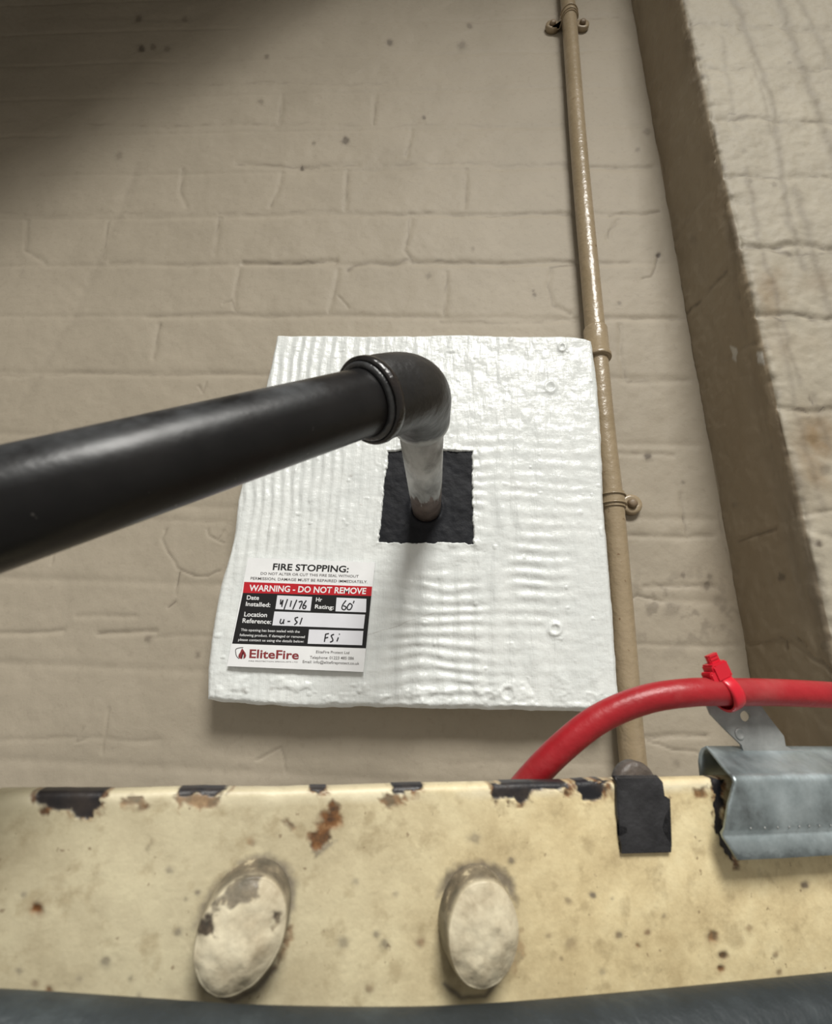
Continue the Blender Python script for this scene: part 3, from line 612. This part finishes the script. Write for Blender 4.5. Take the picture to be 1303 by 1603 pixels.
# grime above and around the rivets
poly_mask(PX, PY, A4([(600, 500), (622, 430), (680, 345), (760, 285), (830, 272), (890, 300), (915, 360), (905, 440), (880, 500), (830, 420), (700, 360), (640, 470)]), grime, 7, 6, 10., 450, .75)
poly_mask(PX, PY, A5([(85, 400), (110, 330), (160, 300), (220, 290), (280, 308), (325, 350), (335, 430), (300, 380), (200, 335), (130, 370)]), grime, 6, 6, 9., 451, .8)
line_mask(PX, PY, A4([(640, 690), (720, 722), (790, 690), (850, 620)]), 5, grime, .8, 3, 455); line_mask(PX, PY, A5([(110, 670), (160, 712), (240, 708), (290, 640), (325, 560)]), 4, grime, .8, 3, 456)
for L, A in (([(118, 438, 9, 1, 0), (327, 603, 7, 0, .6), (550, 510, 6, 0, .6), (525, 320, 5, 0, .5), (613, 388, 4, 0, .7), (75, 395, 4, 0, .5), (1060, 545, 8, 0, .5), (1100, 355, 5, 0, .4), (1165, 520, 5, 0, .6), (1190, 550, 7, 0, .6), (1140, 685, 6, .4, .3), (152, 690, 5, .8, 0), (60, 630, 5, 0, .5), (780, 235, 6, .5, 0), (245, 655, 5, 0, .3), (405, 655, 4, 0, .5), (575, 410, 3, 0, .5), (430, 705, 4, 0, .4), (110, 670, 5, .3, .3), (1225, 395, 4, 0, .4)], A4),
              ([(1217, 363, 5, .2, .8), (935, 525, 8, .8, .2), (968, 580, 6, .9, .1), (960, 622, 5, .9, .2), (735, 510, 4, .5, .5), (645, 517, 5, .3, .6), (565, 395, 4, 0, .8), (500, 545, 8, .2, .25), (200, 220, 8, 0, .5), (317, 290, 5, 0, .7), (1128, 580, 4, .4, .4), (1140, 632, 4, .5, .3), (705, 550, 3, .7, 0), (490, 412, 4, .2, .4), (625, 405, 2, 0, .6), (35, 540, 6, .4, .4), (1048, 495, 5, .5, 0), (785, 458, 3, 0, .4), (595, 632, 5, 0, .4), (470, 590, 3, .3, .3), (430, 520, 4, .2, .3)], A5)):
    for x, y, rr_, rs, dk in L:
        (x, y), = A([(x, y)])
        if rs: spot(PX, PY, x, y, rr_, rust, rs, int(x))
        if dk: spot(PX, PY, x, y, rr_, grime, dk, int(x)+3)
pale = np.clip(1-abs(TT-.0022)/.0026, 0, 1)*np.clip(.65+2.2*fbm(U*90, TT*160, 470, 3), 0, 1)  # edge highlight and thick paint lip put into the colour as a paler strip
chip = np.maximum(dark, .6*rust*(rust > .5))
off = .0008*fbm(U*30, TT*30, 480, 3)+.00015*fbm(U*220, TT*220, 485, 3)-.0006*chip+.0002
rnd = np.clip(TT/.0022, 0, 1); off = off-.0020*(1-np.sqrt(np.clip(1-(1-rnd)**2, 0, 1)))
Pb = B0+U[..., None]*bu+Wd[..., None]*bw+off[..., None]*bn
# add thickness rows at top going back
back = []
for dn in (.0014, .0022, .003): back.append((Pb[:, 0]-bn*dn+0)[:, None])
low = (Pb[:, -1]-bn*.003)[:, None]
Pb = np.concatenate([back[2]-np.array([0, 0, .02]), back[2], back[1], back[0], Pb, low], 1)
pad = lambda a: np.concatenate([np.repeat(a[:, :1], 4, 1), a, a[:, -1:]], 1)
n = NT('old cream beam paint')
sx_ = n.sep()[0]
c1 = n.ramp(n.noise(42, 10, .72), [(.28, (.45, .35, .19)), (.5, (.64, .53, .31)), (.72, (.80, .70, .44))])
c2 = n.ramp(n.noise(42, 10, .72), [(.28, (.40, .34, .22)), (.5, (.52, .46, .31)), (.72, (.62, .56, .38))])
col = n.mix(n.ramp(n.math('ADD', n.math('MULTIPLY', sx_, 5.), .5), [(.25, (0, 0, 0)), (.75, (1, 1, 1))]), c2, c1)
sp = n.ramp(n.noise(130, 4, .6), [(.54, (0, 0, 0)), (.68, (1, 1, 1))]); col = n.mix(n.math('MULTIPLY', sp, .38), col, (.25, .18, .09))
sp = n.ramp(n.noise(420, 2, .5), [(.70, (0, 0, 0)), (.76, (1, 1, 1))]); col = n.mix(n.math('MULTIPLY', sp, .6), col, (.15, .09, .05))
col = n.mix(n.math('MULTIPLY', n.attr('pale'), .85), col, (.80, .73, .53))
col = n.mix(n.attr('grime'), col, n.ramp(n.noise(200, 4), [(.35, (.07, .055, .045)), (.7, (.17, .145, .125))]))
col = n.mix(n.attr('rust'), col, n.ramp(n.noise(260, 4), [(.35, (.045, .022, .012)), (.55, (.16, .065, .02)), (.75, (.33, .19, .09))]))
col = n.mix(n.attr('dark'), col, n.ramp(n.noise(120, 4), [(.4, (.010, .010, .013)), (.75, (.045, .035, .03))]))
h = n.bump(n.noise(90, 4, .5), .0005); h = n.bump(n.noise(600, 3), .00012, 1, h)
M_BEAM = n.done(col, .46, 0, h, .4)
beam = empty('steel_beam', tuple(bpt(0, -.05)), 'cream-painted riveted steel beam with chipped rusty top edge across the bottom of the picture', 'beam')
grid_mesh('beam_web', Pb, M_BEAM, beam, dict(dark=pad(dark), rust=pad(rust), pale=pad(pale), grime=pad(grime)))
nR = NT('rivet paint')
c = nR.ramp(nR.noise(80, 6, .65), [(.30, (.33, .27, .18)), (.5, (.52, .46, .33)), (.7, (.68, .62, .46))])
c = nR.mix(nR.attr('dark'), c, nR.ramp(nR.noise(160, 5, .65), [(.38, (.008, .008, .009)), (.52, (.05, .035, .025)), (.60, (.10, .075, .05)), (.66, (.40, .34, .23))]))
h = nR.bump(nR.noise(110, 4), .0009); M_RIV = nR.done(c, .42, 0, h, .4)
def rivet(px, py, a, b, tilt, hgt, patches, seed, label):
    """a, b = half axes; low domed head"""
    u0, w0 = buw(px, py); nr, na = 70, 140
    q = np.linspace(0, 1, nr)[:, None]; th = np.linspace(0, 2*math.pi, na)[None, :]
    # radial profile: flat-ish dome then steep side
    rr_ = np.where(q < .72, q/.72*.90, .90+(q-.72)/.28*.10)*np.ones_like(th); hh = np.where(q < .72, 1-.22*(q/.72)**2.6, .78*np.sqrt(np.clip(1-((q-.72)/.28)**2.4, 0, 1)))*np.ones_like(th)
    ct, st = math.cos(tilt), math.sin(tilt)
    wob = 1+.05*fbm(np.cos(th)*1.3+9+0*q, np.sin(th)*1.3+9+0*q, seed, 3)
    du = rr_*a*np.cos(th)*wob; dw = rr_*b*np.sin(th)*wob
    u1 = u0+du*ct-dw*st; w1 = w0+du*st+dw*ct
    hh = hh*hgt+.0016*fbm(u1*150, w1*150, seed+3, 3)*(hh > .05)-.0006*(q > .99)
    P = B0+u1[..., None]*bu+w1[..., None]*bw+hh[..., None]*bn
    X_, Y_ = projA(P); dk = np.zeros_like(X_)
    for i, (pg, am) in enumerate(patches): poly_mask(X_, Y_, pg, dk, 2.5, 11, 13., seed+20+i, am)
    side = np.clip((q-.80)/.12, 0, 1)*np.ones_like(th); dk = np.maximum(dk, side*np.clip(.7+.35*np.sin(th)+1.2*fbm(u1*200, w1*200, seed+9), 0, .8))
    grid_mesh('rivet', P, M_RIV, beam, dict(dark=dk))['label'] = label
rivet(386, 1432, .0120, .0144, -.42, .0125, [(A4([(608, 520), (612, 470), (640, 458), (668, 468), (662, 520)]), .95), (A4([(650, 440), (700, 370), (760, 325), (810, 335), (800, 400), (750, 430), (690, 440)]), .75), (A4([(840, 450), (862, 447), (860, 510), (842, 508)]), .9)], 500, 'left rivet, its paint flaked to black at the top')
rivet(742, 1434, .0117, .0142, 0, .0125, [(A5([(95, 450), (100, 400), (140, 355), (180, 350), (150, 400), (115, 450)]), .85)], 540, 'right rivet with a paler cap')

# ------------------------------------------------------------------ galvanised clip on the beam, at right
M_GALV = NT('galvanised steel')
f = M_GALV.noise(42, 6, .6); cg = M_GALV.ramp(f, [(.32, (.15, .17, .175)), (.5, (.35, .41, .43)), (.75, (.58, .66, .69))])
M_GALV = M_GALV.done(cg, M_GALV.ramp(M_GALV.noise(90, 4), [(.3, (.30, .30, .30)), (.7, (.50, .50, .50))]), .75, M_GALV.bump(M_GALV.noise(60, 4), .0012))
M_TAB = flat('dull zinc plate', (.27, .28, .275), .55, .35, (150, .0005), .25, 90)
clip = empty('beam_clip', tuple(bp(1220, 1215, .008)), 'folded galvanised steel clip hooked over the beam edge at the right', 'clip')
OF = .0075
u0c, wtop = buw(1146, 1214, OF); wbot = buw(1150, 1345, OF)[1]; wk = buw(1150, 1302, OF)[1]; uE = buw(1440, 1260, OF)[0]
nb = -.0075; ubk, wback = buw(1106, 1170, nb)
prof = [(nb-.0026, wback-.0125), (nb-.0030, wback-.006), (nb-.0026, wback-.003), (nb-.0016, wback-.0010), (nb, wback)]
for k in (.25, .5, .75): prof.append((nb+(OF-.0035-nb)*k, wback+(wtop+.0003-wback)*k**1.1))
for a in np.linspace(0, math.pi/2, 8): prof.append((OF-.0026+.0026*math.sin(a), wtop-.0026+.0026*math.cos(a)))
prof += [(OF+.0003, (wtop+wk)/2), (OF, wk+.001), (OF-.0014, wk-.0008), (OF-.0012, wk-.002), (OF+.0008, wbot)]
NU = 60; PP = np.zeros((NU, len(prof), 3))
for j, (nn_, w_) in enumerate(prof):
    us0 = u0c+(ubk-u0c)*np.clip((OF-nn_)/(OF-nb), 0, 1) if j > 3 else ubk-.0006*(4-j)
    if w_ < wtop-.003 and nn_ > 0: us0 = np.interp(w_, [wbot, wbot+.003, wk, wtop-.004], [buw(1152, 1345, OF)[0], buw(1140, 1325, OF)[0], buw(1133, 1300, OF)[0], buw(1141, 1235, OF)[0]])
    for i in range(NU):
        uu = us0+(uE-us0)*(i/(NU-1))
        PP[i, j] = bpt(uu, w_, nn_+.0006*fbm(np.array([uu*60.]), np.array([w_*60.]), 600, 3)[0])
o = grid_mesh('clip_body', PP, M_GALV, clip); md = o.modifiers.new('s', 'SOLIDIFY'); md.thickness = .0011; md.offset = 0
bm = bmesh.new()
for i in range(9):
    c0 = bpt(u0c+.004+i*.0052, wk+.0010, OF+.0006); lathe(bm, c0+bu*.0012*math.sin(i*7.), bn, [(0, .00045), (.0001, .0003), (.00015, .0001)], 8)
obj('crimp_mark', bm, M_TAB, clip)
# tab with hole rising behind the clip top
NT_ = nb+.0022
def tb(px, py): 
    p = bp(px, py, NT_)-B0; return (p@bu, p@bw)
cu = bpy.data.curves.new('tab', 'CURVE'); cu.dimensions = '2D'; cu.fill_mode = 'BOTH'; cu.extrude = .0005
def addspl(P):
    s = cu.splines.new('POLY'); s.points.add(len(P)-1); s.use_cyclic_u = True
    for q, p in zip(s.points, P): q.co = (*p, 0, 1)
addspl([tb(*q) for q in [(1104, 1098), (1112, 1118), (1135, 1142), (1160, 1166), (1170, 1200), (1320, 1205), (1320, 1190), (1290, 1180), (1262, 1174), (1240, 1173), (1229, 1168), (1226, 1152), (1205, 1125), (1190, 1104), (1180, 1096), (1150, 1092)]])
hc = np.array(tb(1166, 1121)); addspl([hc+.0021*np.array([math.cos(t)*1.2, math.sin(t)]) for t in np.linspace(0, 2*math.pi, 24)[:-1]])
to = bpy.data.objects.new('t', cu); COL.objects.link(to); dg = bpy.context.evaluated_depsgraph_get(); dg.update(); me = bpy.data.meshes.new_from_object(to.evaluated_get(dg)); bpy.data.objects.remove(to)
for vx in me.vertices:
    c = vx.co.copy(); vx.co = bpt(c.x, c.y, NT_+c.z)
me.materials.clear(); link('tab', me, M_TAB, clip, False)['label'] = 'flat dull grey tab with a punched hole'
bm = bmesh.new(); c0 = bp(1158, 1149, NT_+.0004); lathe(bm, c0, bn, [(0, .0024), (.0004, .0022), (.0006, .0018), (.0003, .0014), (.0002, .0003)], 24); obj('dimple', bm, M_TAB, clip)

# ------------------------------------------------------------------ black clip at the edge
M_BC = NT('black spring steel'); cb = M_BC.ramp(M_BC.noise(90, 5), [(.35, (.012, .012, .014)), (.7, (.035, .035, .038))]); M_BC = M_BC.done(cb, .42, .1, M_BC.bump(M_BC.noise(140, 4), .0015), .5)
bc = empty('edge_clip', tuple(bp(1005, 1260)), 'black metal clip with rounded brown head on the beam edge, left of the galvanised clip', 'clip')
th_ = .0011
shape = A5([(640, 45), (645, 36), (770, 34), (782, 48), (788, 90), (805, 100), (806, 125), (790, 150), (800, 170), (782, 182), (784, 200), (800, 205), (798, 225), (810, 240), (808, 264), (790, 262), (656, 268), (654, 240), (648, 215), (660, 205), (672, 203), (672, 188), (650, 182), (642, 150), (640, 110)])
bm = bmesh.new(); plate(bm, [bp(x, y, .0016) for x, y in shape], -bn*.0012); obj('clip_plate', bm, M_BC, bc, False)
bm = bmesh.new(); 
hp = [(640, 45), (655, 25), (760, 28), (778, 42)]
ua, wa = buw(965, 1224, .0016); ub, wb_ = buw(1034, 1222, .0016); PPc = np.zeros((12, 12, 3))
for i in range(12):
    for j in range(12):
        t = j/11; a = t*math.pi/2; uu = ua+(ub-ua)*i/11
        PPc[i, j] = bpt(uu, wa-.0006+.0022*math.sin(a), .0016-.0022*(1-math.cos(a)))
o = grid_mesh('clip_fold', PPc, M_BC, bc); md = o.modifiers.new('s', 'SOLIDIFY'); md.thickness = .0010
pc = bp(983, 1224, -.0165)
bm = bmesh.new(); lathe(bm, pc, bn, [(0, .0060), (.0006, .0078), (.002, .0086), (.0055, .0087), (.0066, .0080), (.007, .0066), (.0071, .001)], 40)
obj('clip_head', bm, flat('brown coated head', (.085, .07, .06), .5, bump=(160, .0012), var=.3, scale=120), bc)['label'] = 'rounded grey-brown head standing above the beam edge'

# ------------------------------------------------------------------ red cable and its tie
M_RC = NT('red cable sheath'); cr = M_RC.ramp(M_RC.noise(35, 5), [(.3, (.27, .009, .014)), (.7, (.37, .013, .020))])
cr = M_RC.mix(M_RC.math('MULTIPLY', M_RC.ramp(M_RC.noise(60, 5), [(.5, (0, 0, 0)), (.75, (1, 1, 1))]), .30), cr, (.38, .13, .12)); M_RC = M_RC.done(cr, .40, 0, M_RC.bump(M_RC.noise(150, 4), .0005), .4)
offc = NT_+.0062
cab = [(770, 1330, -.030), (800, 1262, -.024), (832, 1219, -.019), (880, 1170, -.014), (940, 1124, -.009), (1010, 1095, -.004), (1080, 1084, 0), (1140, 1083, 0), (1220, 1084, 0), (1303, 1088, 0), (1400, 1096, 0), (1500, 1110, -.002)]
cpts = [bp(x, y, offc+o_) for x, y, o_ in cab]
bm = bmesh.new(); tube(bm, spline(cpts, 10), .0053, 40); tag(obj('red_cable', bm, M_RC), 'thick red cable arching above the beam and tied to the galvanised tab', 'cable')
M_TIE = flat('red nylon', (.55, .010, .025), .25, var=.1)
tie = empty('cable_tie', tuple(bp(1140, 1085, offc)), 'bright red cable tie strapping the red cable to the metal tab', 'cable tie')
tc = bp(1136, 1084, offc); e1 = bp(1150, 1118, offc)-bp(1122, 1056, offc); e1 /= np.linalg.norm(e1)
tx = np.cross(e1, bn); tx /= np.linalg.norm(tx)
bm = bmesh.new(); hwid = .0027; P2 = np.zeros((41, 6, 3))
for i in range(41):
    a = 2*math.pi*i/40
    for j, (s, r_) in enumerate([(-1, .0054), (-1, .0063), (-.6, .0065), (.6, .0065), (1, .0063), (1, .0054)]):
        P2[i, j] = tc+e1*(r_*1.10*math.cos(a))+bn*(r_*math.sin(a))+tx*hwid*s
grid_mesh('strap', P2, M_TIE, tie)
def box_at(bm, c, ax, ay, az):
    pts = [c+sx*ax+sy*ay for sx, sy in ((-1, -1), (1, -1), (1, 1), (-1, 1))]; plate(bm, [p-az for p in pts], 2*az)
hd = bp(1123, 1050, offc+.001)
bm = bmesh.new(); box_at(bm, hd, tx*.0040, e1*.0034, bn*.0030); bmesh.ops.bevel(bm, geom=bm.edges[:], offset=.0006, segments=2, affect='EDGES'); obj('tie_head', bm, M_TIE, tie, False)
bm = bmesh.new(); h2 = bp(1113, 1062, offc+.001)
box_at(bm, h2-tx*.0006, tx*.0022, e1*.0026, bn*.0026); bmesh.ops.bevel(bm, geom=bm.edges[:], offset=.0004, segments=2, affect='EDGES'); obj('tie_shoulder', bm, M_TIE, tie, False)
bm = bmesh.new(); t0 = bp(1117, 1034, offc+.0005)
box_at(bm, t0, tx*.0025, e1*.0026, bn*.0008)
for k in range(4): box_at(bm, t0+e1*(-.0022+k*.0013)+bn*.0009, tx*.0021, e1*.0004, bn*.0003)
obj('cut_tail', bm, M_TIE, tie, False)

# ------------------------------------------------------------------ dark bar in the foreground
ZB = .125; rb = .0105
bar = [(-160, 1560), (0, 1563), (200, 1570), (400, 1576), (700, 1574), (1000, 1557), (1303, 1534), (1460, 1520)]
n = NT('slate grey coating'); cb = n.ramp(n.noise(45, 6, .65), [(.3, (.014, .019, .022)), (.55, (.026, .033, .037)), (.8, (.060, .074, .078))]); 
M_BAR = n.done(cb, .55, 0, n.bump(n.noise(120, 5), .0012), .4)
bc_ = []
for x, y in bar:
    p = bp(x, y, .014); dd = p-CAM; dd /= np.linalg.norm(dd); dn = M@np.array([0, -1., 0]); dn -= dd*(dn@dd); dn /= np.linalg.norm(dn); bc_.append(p+dn*rb)
bm = bmesh.new(); tube(bm, spline(bc_, 10), rb, 48); tag(obj('grey_bar', bm, M_BAR), 'blurred slate-grey round bar along the very bottom, in front of the cream beam', 'bar')
